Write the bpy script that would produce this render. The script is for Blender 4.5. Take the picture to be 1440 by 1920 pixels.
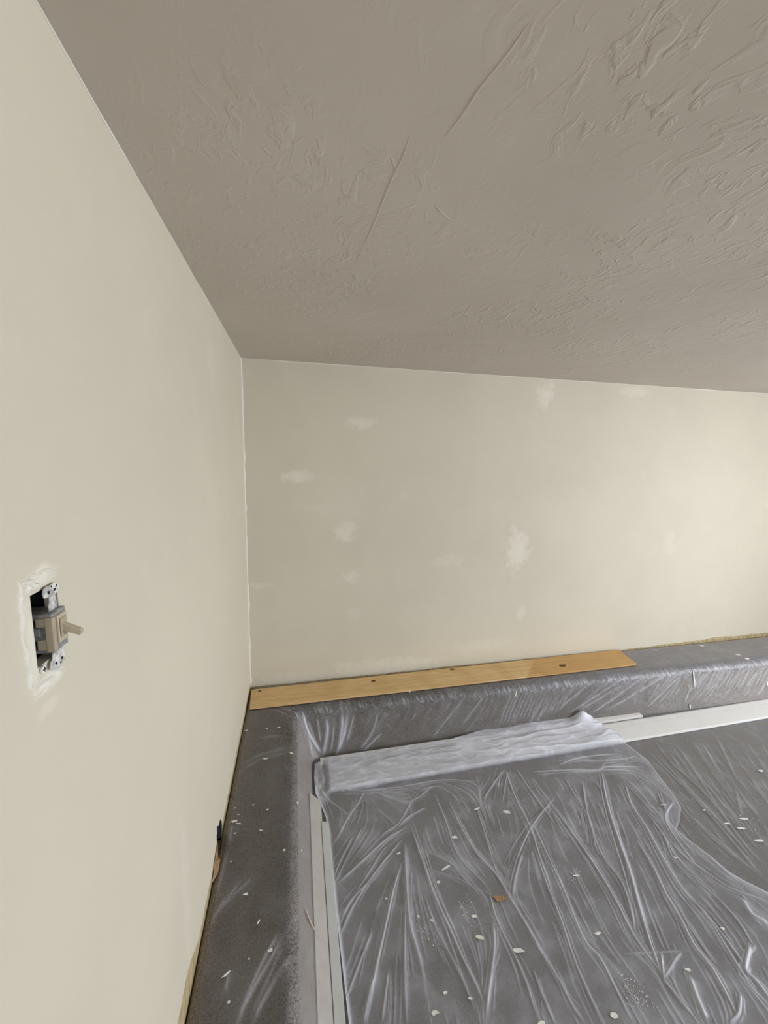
import bpy, math, random
import numpy as np
from mathutils import Matrix, Vector

for o in list(bpy.data.objects):
    bpy.data.objects.remove(o, do_unlink=True)
scene = bpy.context.scene
col = scene.collection
random.seed(7)
rng = np.random.default_rng(7)

# ------------------------------------------------------------------ camera
LZ = 0.27                                  # height of the carpeted ledge above the sunken floor
CEIL = LZ + 2.116
CAM = np.array([0.318, -2.610, LZ + 1.550])
YAW, PITCH, ROLL, FPX = 0.21693, -0.13876, 0.0190956, 747.2
_f = np.array([math.sin(YAW) * math.cos(PITCH), math.cos(YAW) * math.cos(PITCH), math.sin(PITCH)])
_r0 = np.cross(_f, [0, 0, 1]); _r0 /= np.linalg.norm(_r0)
_u0 = np.cross(_r0, _f)
_r = math.cos(ROLL) * _r0 + math.sin(ROLL) * _u0
_u = -math.sin(ROLL) * _r0 + math.cos(ROLL) * _u0
cd = bpy.data.cameras.new('camera')
cd.sensor_fit = 'VERTICAL'; cd.sensor_height = 24.0; cd.lens = FPX * 24.0 / 1920.0
cd.clip_start = 0.02
cam = bpy.data.objects.new('camera', cd); col.objects.link(cam)
cam.matrix_world = Matrix(((_r[0], _u[0], -_f[0], CAM[0]), (_r[1], _u[1], -_f[1], CAM[1]),
                           (_r[2], _u[2], -_f[2], CAM[2]), (0, 0, 0, 1)))
scene.camera = cam

# ------------------------------------------------------------------ world, light, exposure
scene.view_settings.view_transform = 'Standard'
scene.view_settings.look = 'None'
scene.view_settings.exposure = 0.50
scene.view_settings.gamma = 1.0
scene.view_settings.use_curve_mapping = False
w = bpy.data.worlds.new('sky'); scene.world = w; w.use_nodes = True
w.node_tree.nodes['Background'].inputs[0].default_value = (0.80, 0.89, 1.0, 1)
w.node_tree.nodes['Background'].inputs[1].default_value = 1.5
RX, RY = 5.5, -5.2                        # right wall and rear wall of the room
WIN = (-4.00, -1.65, 0.70, 2.10)           # window in the right wall: y0, y1, z0, z1
WIN2 = (1.6, 3.8, 0.85, 2.10)              # window in the rear wall: x0, x1, z0, z1


def area_light(name, loc, rot, sx, sy, power, colour):
    d = bpy.data.lights.new(name, 'AREA'); d.shape = 'RECTANGLE'; d.size = sx; d.size_y = sy
    d.energy = power; d.color = colour
    o = bpy.data.objects.new(name, d); col.objects.link(o)
    o.location = loc; o.rotation_euler = rot
    return o


area_light('window_daylight', (RX + 0.22, (WIN[0] + WIN[1]) / 2, (WIN[2] + WIN[3]) / 2), (0, math.pi / 2, 0),
           WIN[3] - WIN[2], WIN[1] - WIN[0], 115.0, (0.95, 0.97, 1.0))
area_light('rear_window_daylight', ((WIN2[0] + WIN2[1]) / 2, RY - 0.22, (WIN2[2] + WIN2[3]) / 2), (math.pi / 2, 0, 0),
           WIN2[1] - WIN2[0], WIN2[3] - WIN2[2], 10.0, (0.85, 0.92, 1.0))
sky = area_light('sky_through_window', (RX + 1.5, -2.6, 3.1), (0, 0, 0), 3.2, 2.4, 220.0, (0.93, 0.96, 1.0))
sky.rotation_euler = (Vector((1.9, -2.0, 0.3)) - Vector(sky.location)).to_track_quat('-Z', 'Y').to_euler()


# ------------------------------------------------------------------ helpers
def px(q, axis, val):
    """the point where the sight line through photo pixel q meets the plane axis = val"""
    d = _f + _r * (q[0] - 720) / FPX - _u * (q[1] - 960) / FPX
    return CAM + d * (val - CAM[axis]) / d[axis]


def to_px(V):
    D = V - CAM
    z = D @ _f
    return np.stack([720 + FPX * (D @ _r) / z, 960 - FPX * (D @ _u) / z], 1)


def mesh_obj(name, verts, faces, mat, parent=None, smooth=False):
    me = bpy.data.meshes.new(name)
    me.from_pydata([tuple(v) for v in verts], [], [tuple(f) for f in faces])
    me.update()
    if mat: me.materials.append(mat)
    if smooth:
        me.polygons.foreach_set('use_smooth', [True] * len(me.polygons))
    o = bpy.data.objects.new(name, me); col.objects.link(o)
    if parent: o.parent = parent
    return o


def np_mesh(name, V, F, mat, parent=None, smooth=True, attrs=None):
    """fast mesh from numpy arrays, F is (n,3) or (n,4)"""
    me = bpy.data.meshes.new(name)
    k = F.shape[1]
    me.vertices.add(len(V)); me.vertices.foreach_set('co', V.astype(np.float32).ravel())
    me.loops.add(F.size); me.loops.foreach_set('vertex_index', F.astype(np.int32).ravel())
    me.polygons.add(len(F))
    me.polygons.foreach_set('loop_start', np.arange(0, F.size, k, dtype=np.int32))
    me.polygons.foreach_set('use_smooth', np.full(len(F), smooth))
    me.update(calc_edges=True); me.validate()
    for an, av in (attrs or {}).items():
        a = me.attributes.new(an, 'FLOAT', 'POINT'); a.data.foreach_set('value', av.astype(np.float32))
    me.materials.append(mat)
    o = bpy.data.objects.new(name, me); col.objects.link(o)
    if parent: o.parent = parent
    return o


class MB:
    def __init__(s): s.v = []; s.f = []

    def box(s, x0, x1, y0, y1, z0, z1):
        n = len(s.v)
        s.v += [(x0, y0, z0), (x1, y0, z0), (x1, y1, z0), (x0, y1, z0), (x0, y0, z1), (x1, y0, z1), (x1, y1, z1), (x0, y1, z1)]
        s.f += [tuple(n + i for i in q) for q in ((0, 3, 2, 1), (4, 5, 6, 7), (0, 1, 5, 4), (1, 2, 6, 5), (2, 3, 7, 6), (3, 0, 4, 7))]
        return s

    def quad(s, a, b, c, d):
        n = len(s.v); s.v += [tuple(a), tuple(b), tuple(c), tuple(d)]; s.f.append((n, n + 1, n + 2, n + 3)); return s

    def prism(s, poly, origin, ax, ay, az, depth):
        """polygon in the (ax, ay) plane extruded along az"""
        origin, ax, ay, az = map(np.array, (origin, ax, ay, az))
        n = len(s.v); k = len(poly)
        for d in (0, depth):
            for p in poly: s.v.append(tuple(origin + ax * p[0] + ay * p[1] + az * d))
        s.f.append(tuple(n + i for i in range(k))[::-1]); s.f.append(tuple(n + k + i for i in range(k)))
        for i in range(k):
            j = (i + 1) % k
            s.f.append((n + i, n + j, n + k + j, n + k + i))
        return s

    def build(s, name, mat, parent=None, bevel=0, smooth=False):
        o = mesh_obj(name, s.v, s.f, mat, parent, smooth)
        if bevel:
            m = o.modifiers.new('bevel', 'BEVEL'); m.width = bevel; m.segments = 2; m.limit_method = 'ANGLE'
        return o


def circle(r, n=16, cx=0, cy=0, a0=0):
    return [(cx + r * math.cos(a0 + 2 * math.pi * i / n), cy + r * math.sin(a0 + 2 * math.pi * i / n)) for i in range(n)]


def empty(name, loc):
    o = bpy.data.objects.new(name, None); col.objects.link(o); o.location = loc; o.empty_display_size = 0.05
    return o


def adopt(root, o):
    """parent with world placement kept (root is only translated)"""
    o.parent = root
    o.matrix_parent_inverse = Matrix.Translation(-Vector(root.location))
    return o


def tag(o, label=None, cat=None, group=None, kind=None):
    if label: o['label'] = label
    if cat: o['category'] = cat
    if group: o['group'] = group
    if kind: o['kind'] = kind
    return o


# ------------------------------------------------------------------ value noise for real relief
def vnoise(P, scale, seed=0, octaves=3):
    """2-D value noise, P is (n,2)"""
    out = np.zeros(len(P)); amp = 1.0; tot = 0
    for o in range(octaves):
        Q = P * scale * 2 ** o + 37.1 * o + seed * 11.7
        i = np.floor(Q).astype(np.int64); f = Q - i; f = f * f * (3 - 2 * f)

        def h(a, b):
            n = (a * 374761393 + b * 668265263 + seed * 69069 + o * 7919) & 0x7fffffff
            n = ((n ^ (n >> 13)) * 1274126177) & 0x7fffffff
            return ((n ^ (n >> 16)) & 0xffff) / 65535.0
        v = (h(i[:, 0], i[:, 1]) * (1 - f[:, 0]) + h(i[:, 0] + 1, i[:, 1]) * f[:, 0]) * (1 - f[:, 1]) + \
            (h(i[:, 0], i[:, 1] + 1) * (1 - f[:, 0]) + h(i[:, 0] + 1, i[:, 1] + 1) * f[:, 0]) * f[:, 1]
        out += v * amp; tot += amp; amp *= 0.5
    return out / tot


def ridge_field(V, polys):
    """polys: list of (points (k,3), width, height, opacity); returns height and fold density per vertex"""
    H = np.zeros(len(V)); F = np.zeros(len(V))
    for pts, wd, ht, op in polys:
        pts = np.asarray(pts)
        lo = pts.min(0) - 7 * wd; hi = pts.max(0) + 7 * wd
        idx = np.nonzero(((V >= lo) & (V <= hi)).all(1))[0]
        if len(idx) == 0: continue
        P = V[idx]; best = np.full(len(P), 1e9); bt = np.zeros(len(P))
        seg = np.linalg.norm(np.diff(pts, axis=0), axis=1); cum = np.concatenate([[0], np.cumsum(seg)]); L = cum[-1] + 1e-9
        for k in range(len(pts) - 1):
            a = pts[k]; d = pts[k + 1] - a
            t = np.clip(((P - a) @ d) / (d @ d + 1e-12), 0, 1)
            q = np.linalg.norm(P - a - t[:, None] * d, axis=1)
            m = q < best
            best[m] = q[m]; bt[m] = (cum[k] + t[m] * seg[k]) / L
        taper = np.minimum(1, np.minimum(bt, 1 - bt) * 6 + 0.25)
        g = np.exp(-np.abs(best / wd) ** 1.15) * taper
        H[idx] = np.maximum(H[idx], g * ht)
        F[idx] = np.maximum(F[idx], (.72 * np.exp(-(best / (wd * .75)) ** 2) + .28 * np.exp(-best / (wd * 2.2))) * taper * op)
    return H, F


def smooth_poly(pts, n=4):
    """Catmull-Rom refinement of a polyline"""
    pts = [np.asarray(p, float) for p in pts]
    if len(pts) < 3: return np.array(pts)
    P = [2 * pts[0] - pts[1]] + pts + [2 * pts[-1] - pts[-2]]
    out = []
    for i in range(1, len(P) - 2):
        for k in range(n):
            t = k / n
            out.append(0.5 * (2 * P[i] + (P[i + 1] - P[i - 1]) * t + (2 * P[i - 1] - 5 * P[i] + 4 * P[i + 1] - P[i + 2]) * t * t +
                              (3 * P[i] - P[i - 1] - 3 * P[i + 1] + P[i + 2]) * t ** 3))
    out.append(pts[-1])
    return np.array(out)


# ------------------------------------------------------------------ materials
class NT:
    def __init__(s, name):
        s.m = bpy.data.materials.new(name); s.m.use_nodes = True
        s.t = s.m.node_tree; s.t.nodes.clear()
        s.out = s.n('ShaderNodeOutputMaterial')

    def n(s, ty, **kw):
        nd = s.t.nodes.new(ty)
        for k, v in kw.items():
            if k.startswith('i_'):
                nd.inputs[int(k[2:]) if k[2:].isdigit() else k[2:].replace('_', ' ')].default_value = v
            else: setattr(nd, k, v)
        return nd

    def l(s, a, b): s.t.links.new(a, b)

    def math(s, op, a, b=None, clamp=False):
        nd = s.n('ShaderNodeMath', operation=op); nd.use_clamp = clamp
        for i, v in enumerate((a, b)):
            if v is None: continue
            if hasattr(v, 'is_linked'): s.l(v, nd.inputs[i])
            else: nd.inputs[i].default_value = v
        return nd.outputs[0]

    def noise(s, vec, scale, detail=3, rough=.5, dist=0):
        nd = s.n('ShaderNodeTexNoise'); nd.inputs['Scale'].default_value = scale
        nd.inputs['Detail'].default_value = detail; nd.inputs['Roughness'].default_value = rough
        nd.inputs['Distortion'].default_value = dist
        if vec is not None: s.l(vec, nd.inputs['Vector'])
        return nd.outputs['Fac']

    def ramp(s, v, a, b, c=0.0, d=1.0, smooth=True):
        nd = s.n('ShaderNodeMapRange'); nd.interpolation_type = 'SMOOTHSTEP' if smooth else 'LINEAR'
        s.l(v, nd.inputs[0])
        for i, x in enumerate((a, b, c, d)): nd.inputs[i + 1].default_value = x
        return nd.outputs[0]

    def mix(s, fac, a, b):
        nd = s.n('ShaderNodeMix', data_type='RGBA')
        for sock, v in ((nd.inputs[0], fac), (nd.inputs[6], a), (nd.inputs[7], b)):
            if hasattr(v, 'is_linked'): s.l(v, sock)
            elif isinstance(v, tuple): sock.default_value = v + (1,) if len(v) == 3 else v
            else: sock.default_value = v
        return nd.outputs[2]

    def pos(s): return s.n('ShaderNodeNewGeometry').outputs['Position']

    def mapping(s, vec, scale=(1, 1, 1), rot=(0, 0, 0), loc=(0, 0, 0)):
        nd = s.n('ShaderNodeMapping'); s.l(vec, nd.inputs[0])
        nd.inputs['Scale'].default_value = scale; nd.inputs['Rotation'].default_value = rot; nd.inputs['Location'].default_value = loc
        return nd.outputs[0]

    def principled(s, colour, rough=.5, spec=.5, bump=None, bstr=.3, bdist=.002, metal=0.0):
        p = s.n('ShaderNodeBsdfPrincipled')
        for sock, v in ((p.inputs['Base Color'], colour), (p.inputs['Roughness'], rough)):
            if hasattr(v, 'is_linked'): s.l(v, sock)
            elif isinstance(v, tuple): sock.default_value = v + (1,)
            else: sock.default_value = v
        p.inputs['Specular IOR Level'].default_value = spec; p.inputs['Metallic'].default_value = metal
        if bump is not None:
            b = s.n('ShaderNodeBump'); b.inputs['Strength'].default_value = bstr; b.inputs['Distance'].default_value = bdist
            s.l(bump, b.inputs['Height']); s.l(b.outputs[0], p.inputs['Normal'])
        s.l(p.outputs[0], s.out.inputs[0])
        return p


def patches(s, u, v, lst):
    """soft ragged smears of spackle: lst of (u, v, half width, half height, strength)"""
    vec = s.pos()
    d1 = s.noise(vec, 14, 4, .65); d2 = s.noise(s.mapping(vec, loc=(3, 7, 1)), 14, 4, .65)
    tot = None
    for (a, b, ra, rb, k) in lst:
        du = s.math('ADD', s.math('DIVIDE', s.math('SUBTRACT', u, a), ra), s.math('MULTIPLY', s.math('SUBTRACT', d1, .5), 2.2))
        dv = s.math('ADD', s.math('DIVIDE', s.math('SUBTRACT', v, b), rb), s.math('MULTIPLY', s.math('SUBTRACT', d2, .5), 2.2))
        r2 = s.math('ADD', s.math('MULTIPLY', du, du), s.math('MULTIPLY', dv, dv))
        m = s.ramp(r2, 1.15, -.1, 0.0, k)
        tot = m if tot is None else s.math('MAXIMUM', tot, m)
    return tot


WALL = (0.692, 0.652, 0.550)
SPACKLE = (0.83, 0.80, 0.71)


def mat_wall(name, u_axis, lst, base_mask):
    s = NT(name); pos = s.pos()
    sep = s.n('ShaderNodeSeparateXYZ'); s.l(pos, sep.inputs[0])
    u = sep.outputs[u_axis]; z = sep.outputs[2]
    big = s.noise(pos, 1.3, 4, .6)
    c = s.mix(s.ramp(big, .3, .7), tuple(x * .965 for x in WALL), tuple(min(1, x * 1.03) for x in WALL))
    mott = s.ramp(s.noise(pos, 5.5, 5, .6), .58, .78, 0, .16)
    c = s.mix(mott, c, SPACKLE)
    if lst:
        pm = patches(s, u, z, lst); c = s.mix(pm, c, SPACKLE)
    if base_mask is not None:
        m = base_mask(s, u, z, pos)
        paper = s.mix(s.ramp(s.noise(pos, 30, 3, .6), .35, .65), (0.40, 0.32, 0.17), (0.56, 0.47, 0.30))
        c = s.mix(m, c, paper)
    b1 = s.noise(pos, 210, 2, .5); b2 = s.noise(pos, 9, 3, .5)
    h = s.math('ADD', s.math('MULTIPLY', b1, .25), s.math('MULTIPLY', b2, 1.2))
    if lst: h = s.math('ADD', h, s.math('MULTIPLY', pm, .6))
    s.principled(c, .62, .35, h, .35, .0016)
    return s.m


def strip_left(s, y, z, pos):
    top = s.ramp(y, -1.42, -1.58, LZ + .028, LZ + .085)
    n = s.math('MULTIPLY', s.math('SUBTRACT', s.noise(pos, 7, 4, .65), .5), .06)
    e = s.math('SUBTRACT', s.math('ADD', top, n), z)
    return s.ramp(e, -.002, .002)


def strip_back(s, x, z, pos):
    top = s.ramp(x, 2.9, 4.1, LZ + .004, LZ + .030)
    n = s.math('MULTIPLY', s.math('SUBTRACT', s.noise(pos, 6, 4, .65), .5), .04)
    return s.ramp(s.math('SUBTRACT', s.math('ADD', top, n), z), -.002, .002)


def back_patch(q, w_, h_, k):
    p = px(q, 1, 0.0); sc = np.linalg.norm(p - CAM) / FPX
    return (float(p[0]), float(p[2]), w_ * sc, h_ * sc, k)


BP = [back_patch(*a) for a in [((676, 793), 34, 13, .75), ((558, 893), 34, 14, .85), ((600, 952), 40, 12, .3), ((648, 998), 24, 26, .7),
      ((657, 1082), 16, 14, .6), ((970, 1030), 26, 44, .75), ((1022, 740), 18, 26, .9), ((836, 1052), 40, 12, .3), ((977, 1147), 12, 16, .5),
      ((720, 1250), 120, 18, .6), ((540, 1272), 80, 12, .5), ((1190, 735), 30, 9, .5), ((640, 945), 50, 60, .16), ((480, 1098), 26, 8, .4),
      ((1255, 1020), 16, 24, .3), ((665, 1150), 16, 14, .25), ((900, 1210), 60, 14, .3)]]
SWY, SWZ = -2.034, LZ + 1.322
LP = [(SWY - .034, SWZ, .022, .072, .95), (SWY + .004, SWZ + .068, .030, .018, .95), (SWY - .004, SWZ - .070, .032, .016, .95),
      (SWY - .02, SWZ - .105, .03, .012, .45), (-1.55, LZ + .35, .05, .30, .25), (-0.30, LZ + 1.25, .03, .06, .4), (-.9, LZ + 1.9, .1, .1, .2)]
M_WALL_BACK = mat_wall('wall_back_paint', 0, BP, strip_back)
M_WALL_LEFT = mat_wall('wall_left_paint', 1, LP, strip_left)
M_WALL = mat_wall('wall_paint', 1, [], None)


def mat_ceiling():
    s = NT('ceiling_skip_trowel'); pos = s.pos()
    c = s.mix(s.ramp(s.noise(pos, 1.6, 3, .5), .3, .7), (0.58, 0.535, 0.475), (0.62, 0.575, 0.515))
    warp = s.n('ShaderNodeTexNoise'); warp.inputs['Scale'].default_value = 5; warp.inputs['Detail'].default_value = 2
    s.l(pos, warp.inputs['Vector'])
    va = s.n('ShaderNodeVectorMath', operation='MULTIPLY_ADD'); s.l(warp.outputs['Color'], va.inputs[0])
    va.inputs[1].default_value = (.16, .16, .16); s.l(pos, va.inputs[2])
    mp = s.mapping(va.outputs[0], (1.0, .55, 1), (0, 0, .55))
    n1 = s.noise(mp, 33, 4, .55, .6)
    trowel = s.ramp(n1, .50, .66)                       # raised islands of mud with crisp lips
    area = s.ramp(s.noise(s.mapping(pos, loc=(2, 1, 0)), 2.4, 2, .5), .36, .66, .10, 1.0)
    sx = s.n('ShaderNodeSeparateXYZ'); s.l(pos, sx.inputs[0])
    area = s.math('MULTIPLY', area, s.ramp(sx.outputs[0], .15, .75, .35, 1.0))
    lips = s.math('MULTIPLY', trowel, area)
    fine = s.noise(mp, 75, 3, .6)
    h = s.math('ADD', s.math('MULTIPLY', lips, 1.0), s.math('MULTIPLY', s.math('MULTIPLY', fine, area), .35))
    h = s.math('ADD', h, s.math('MULTIPLY', s.noise(pos, 6, 2, .5), 1.2))
    s.principled(c, .7, .25, h, .6, .0040)
    return s.m


M_CEIL = mat_ceiling()


def mat_carpet():
    s = NT('carpet'); pos = s.pos()
    n1 = s.noise(pos, 170, 3, .7); n2 = s.noise(pos, 6, 3, .5); n3 = s.noise(pos, 70, 3, .7)
    c = s.mix(s.ramp(n1, .3, .7), (0.145, 0.12, 0.098), (0.40, 0.35, 0.30))
    c = s.mix(s.ramp(n3, .35, .65, 0, .4), c, (0.24, 0.204, 0.172))
    c = s.mix(s.ramp(n2, .3, .7, 0, .25), c, (0.32, 0.28, 0.244))
    h = s.math('ADD', s.math('MULTIPLY', n1, .6), n3)
    s.principled(c, .95, .1, h, .8, .004)
    return s.m


M_CARPET = mat_carpet()


def mat_pile():
    s = NT('carpet_pile')
    oi = s.n('ShaderNodeAttribute', attribute_name='tone')
    c = s.mix(oi.outputs['Fac'], (0.10, 0.085, 0.07), (0.72, 0.66, 0.59))
    s.principled(c, .9, .1)
    return s.m


M_PILE = mat_pile()


def mat_film(name, base, foldk, tint, rough=.40, ior=1.22, streak=.1, sscale=(1, 1, 1)):
    """thin clear polythene: clear where flat, milky where it folds onto itself"""
    s = NT(name); pos = s.pos()
    at = s.n('ShaderNodeAttribute', attribute_name='fold')
    cl = s.noise(s.mapping(pos, sscale), 9, 4, .6)
    fac = s.math('ADD', s.math('MULTIPLY', at.outputs['Fac'], foldk), s.ramp(cl, .35, .75, base, base + streak, True), True)
    tr = s.n('ShaderNodeBsdfTransparent'); tr.inputs[0].default_value = (.97, .97, .98, 1)
    df = s.n('ShaderNodeBsdfDiffuse'); df.inputs[0].default_value = tint + (1,)
    tl = s.n('ShaderNodeBsdfTranslucent'); tl.inputs[0].default_value = tint + (1,)
    m0 = s.n('ShaderNodeMixShader'); m0.inputs[0].default_value = .15; s.l(df.outputs[0], m0.inputs[1]); s.l(tl.outputs[0], m0.inputs[2])
    m1 = s.n('ShaderNodeMixShader'); s.l(fac, m1.inputs[0]); s.l(tr.outputs[0], m1.inputs[1]); s.l(m0.outputs[0], m1.inputs[2])
    gl = s.n('ShaderNodeBsdfGlossy'); gl.inputs['Roughness'].default_value = rough; gl.inputs[0].default_value = (1, 1, 1, 1)
    fr = s.n('ShaderNodeFresnel'); fr.inputs[0].default_value = ior
    b = s.n('ShaderNodeBump'); b.inputs['Strength'].default_value = .35; b.inputs['Distance'].default_value = .003
    s.l(s.noise(pos, 60, 3, .6), b.inputs['Height'])
    s.l(b.outputs[0], gl.inputs['Normal'])
    m2 = s.n('ShaderNodeMixShader'); s.l(fr.outputs[0], m2.inputs[0]); s.l(m1.outputs[0], m2.inputs[1]); s.l(gl.outputs[0], m2.inputs[2])
    s.l(m2.outputs[0], s.out.inputs[0])
    return s.m


M_FILM_LEDGE = mat_film('ledge_film', .05, .8, (.83, .86, .98), .42, 1.42, .05)
M_FILM_FLOOR = mat_film('floor_film', .16, .5, (.83, .86, .96), .42, 1.40, .06)
M_SHEET = mat_film('loose_sheet', .16, .80, (.85, .88, 1.0), .34, 1.30, .14)


def mat_plain(name, c, rough=.5, spec=.5, nscale=None, c2=None, bump=.2, metal=0.0):
    s = NT(name)
    if nscale:
        n = s.noise(s.n('ShaderNodeTexCoord').outputs['Object'], nscale, 4, .6)
        s.principled(s.mix(s.ramp(n, .35, .65), c, c2 or tuple(x * .85 for x in c)), rough, spec, n, bump, .001, metal)
    else: s.principled(c, rough, spec, metal=metal)
    return s.m


M_TRIM = mat_plain('trim_white_paint', (0.82, 0.825, 0.84), .42, .4, 7, (0.80, 0.80, 0.81), .02)
M_TRIM_SHADE_TONE = mat_plain('trim_shade_tone', (0.45, 0.425, 0.405), .5, .3, 12, (0.41, 0.385, 0.365), .03)  # white trim with its shade and covering film put into the beige grey
M_TRIM_GREY = mat_plain('trim_grey_white_paint', (0.60, 0.62, 0.63), .45, .4, 12, (0.56, 0.575, 0.58), .03)
M_TRIM_BARE = mat_plain('trim_raw_end', (0.12, 0.07, 0.04), .8, .2, 60, (0.06, 0.035, 0.02))
M_WHITE_PAINTED = mat_plain('paint_spattered_metal', (0.80, 0.80, 0.78), .5, .4, 90, (0.35, 0.36, 0.40), .3)
M_IVORY = mat_plain('ivory_plastic', (0.53, 0.47, 0.36), .35, .5)
M_IVORY_DARK = mat_plain('aged_ivory_plastic', (0.43, 0.37, 0.275), .4, .5)
M_GREY_BODY = mat_plain('grey_switch_body', (0.36, 0.37, 0.36), .45, .5, 140, (0.20, 0.21, 0.22), .1)
M_STEEL = mat_plain('dull_steel', (0.32, 0.32, 0.34), .42, .5, 120, (0.25, 0.25, 0.27), .1, .8)
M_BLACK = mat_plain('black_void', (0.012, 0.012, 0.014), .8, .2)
M_BLUE_BOX = mat_plain('dark_blue_outlet_box', (0.02, 0.026, 0.045), .45, .4)
M_CHIP = mat_plain('dried_paint_chip', (0.86, 0.85, 0.82), .6, .3, 90, (0.76, 0.75, 0.71))
M_CHIP_TAN = mat_plain('cardboard_chip', (0.42, 0.27, 0.14), .7, .2, 120, (0.34, 0.21, 0.11))
M_CHIP_PINK = mat_plain('pale_wood_sliver', (0.60, 0.45, 0.36), .7, .2)
M_CAULK = mat_plain('white_caulk', (0.84, 0.82, 0.76), .5, .4)
M_TAN = mat_plain('torn_drywall_paper', (0.26, 0.16, 0.085), .85, .1, 70, (0.38, 0.27, 0.15))
M_KNOT = mat_plain('pine_knot', (0.085, 0.035, 0.013), .6, .3, 160, (0.16, 0.07, 0.025))
M_FRAME = mat_plain('window_frame_white', (0.8, 0.8, 0.79), .4, .5)


def mat_glass():
    s = NT('window_glass')
    t_ = s.n('ShaderNodeBsdfTransparent'); g_ = s.n('ShaderNodeBsdfGlossy'); g_.inputs['Roughness'].default_value = .02
    m_ = s.n('ShaderNodeMixShader'); m_.inputs[0].default_value = .04
    s.l(t_.outputs[0], m_.inputs[1]); s.l(g_.outputs[0], m_.inputs[2]); s.l(m_.outputs[0], s.out.inputs[0])
    return s.m


M_GLASS = mat_glass()


def mat_pine():
    s = NT('pine'); co = s.n('ShaderNodeTexCoord').outputs['Object']
    sep = s.n('ShaderNodeSeparateXYZ'); s.l(co, sep.inputs[0])
    st = s.mapping(co, (1.2, 26, 26))
    g1 = s.noise(st, 3.2, 5, .6, .8); g2 = s.noise(s.mapping(co, (4, 160, 160)), 2.0, 3, .6)
    wv = s.n('ShaderNodeTexWave', wave_type='RINGS', rings_direction='Y'); s.l(s.mapping(co, (.35, 8, 8), loc=(0, .6, 0)), wv.inputs[0])
    wv.inputs['Scale'].default_value = 3.2; wv.inputs['Distortion'].default_value = 2.2; wv.inputs['Detail'].default_value = 2
    pale = s.mix(s.ramp(g1, .36, .66), (0.76, 0.55, 0.29), (0.64, 0.42, 0.18))
    warm = s.mix(s.ramp(g1, .3, .72), (0.64, 0.40, 0.165), (0.55, 0.32, 0.115))
    # colour change across the board about two thirds along
    edge = s.math('ADD', sep.outputs[0], s.math('ADD', s.math('MULTIPLY', sep.outputs[1], -.9), s.math('MULTIPLY', s.noise(co, 25, 3), .05)))
    c = s.mix(s.ramp(edge, 2.14, 2.17), pale, warm)
    c = s.mix(s.math('MULTIPLY', s.ramp(wv.outputs['Fac'], .55, .95), .25), c, (0.52, 0.31, 0.12))
    c = s.mix(s.ramp(g2, .55, .8, 0, .3), c, (0.46, 0.28, 0.11))
    s.principled(c, .5, .35, g2, .12, .001)
    return s.m


M_PINE = mat_pine()

# ------------------------------------------------------------------ room shell
def cells(us, vs, hole_test):
    out = []
    for i in range(len(us) - 1):
        for j in range(len(vs) - 1):
            if not hole_test((us[i] + us[i + 1]) / 2, (vs[j] + vs[j + 1]) / 2): out.append((us[i], us[i + 1], vs[j], vs[j + 1]))
    return out


# left wall with the cut-outs for the switch box and the outlet box
SH = (SWY - .031, SWY + .024, SWZ - .042, SWZ + .052)       # switch hole y0,y1,z0,z1
OH = (-1.155, -1.075, LZ - .02, LZ + .085)                  # outlet hole, low on the wall
T = .016
mb = MB()
ys = sorted({RY - .1, SH[0], SH[1], OH[0], OH[1], 0.0}); zs = sorted({-.05, OH[2], OH[3], SH[2], SH[3], CEIL + .05})
inh = lambda y, z: (SH[0] < y < SH[1] and SH[2] < z < SH[3]) or (OH[0] < y < OH[1] and OH[2] < z < OH[3])
for (a, b, c_, d) in cells(ys, zs, inh):
    mb.quad((0, a, c_), (0, b, c_), (0, b, d), (0, a, d))
for hh in (SH, OH):
    y0, y1, z0, z1 = hh
    mb.quad((0, y0, z0), (0, y0, z1), (-T, y0, z1), (-T, y0, z0)); mb.quad((0, y1, z0), (-T, y1, z0), (-T, y1, z1), (0, y1, z1))
    mb.quad((0, y0, z0), (-T, y0, z0), (-T, y1, z0), (0, y1, z0)); mb.quad((0, y0, z1), (0, y1, z1), (-T, y1, z1), (-T, y0, z1))
mb.box(-.16, -.11, RY - .1, .05, -.05, CEIL + .05)
wall_left = tag(mb.build('wall_left', M_WALL_LEFT), kind='structure', label='cream painted wall with the bare light switch')
wall_back = tag(MB().box(-.15, RX + .1, 0, .12, -.05, CEIL + .05).build('wall_back', M_WALL_BACK), kind='structure', label='cream wall patched with spackle')
# right wall with its window
mb = MB()
inw = lambda y, z: WIN[0] < y < WIN[1] and WIN[2] < z < WIN[3]
for (a, b, c_, d) in cells(sorted({RY - .1, WIN[0], WIN[1], .1}), sorted({-.05, WIN[2], WIN[3], CEIL + .05}), inw):
    mb.box(RX, RX + .12, a, b, c_, d)
tag(mb.build('wall_right', M_WALL), kind='structure')
mb = MB()
inw2 = lambda x, z: WIN2[0] < x < WIN2[1] and WIN2[2] < z < WIN2[3]
for (a, b, c_, d) in cells(sorted({-.15, WIN2[0], WIN2[1], RX + .1}), sorted({-.05, WIN2[2], WIN2[3], CEIL + .05}), inw2):
    mb.box(a, b, RY - .12, RY, c_, d)
tag(mb.build('wall_rear', M_WALL), kind='structure')


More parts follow.
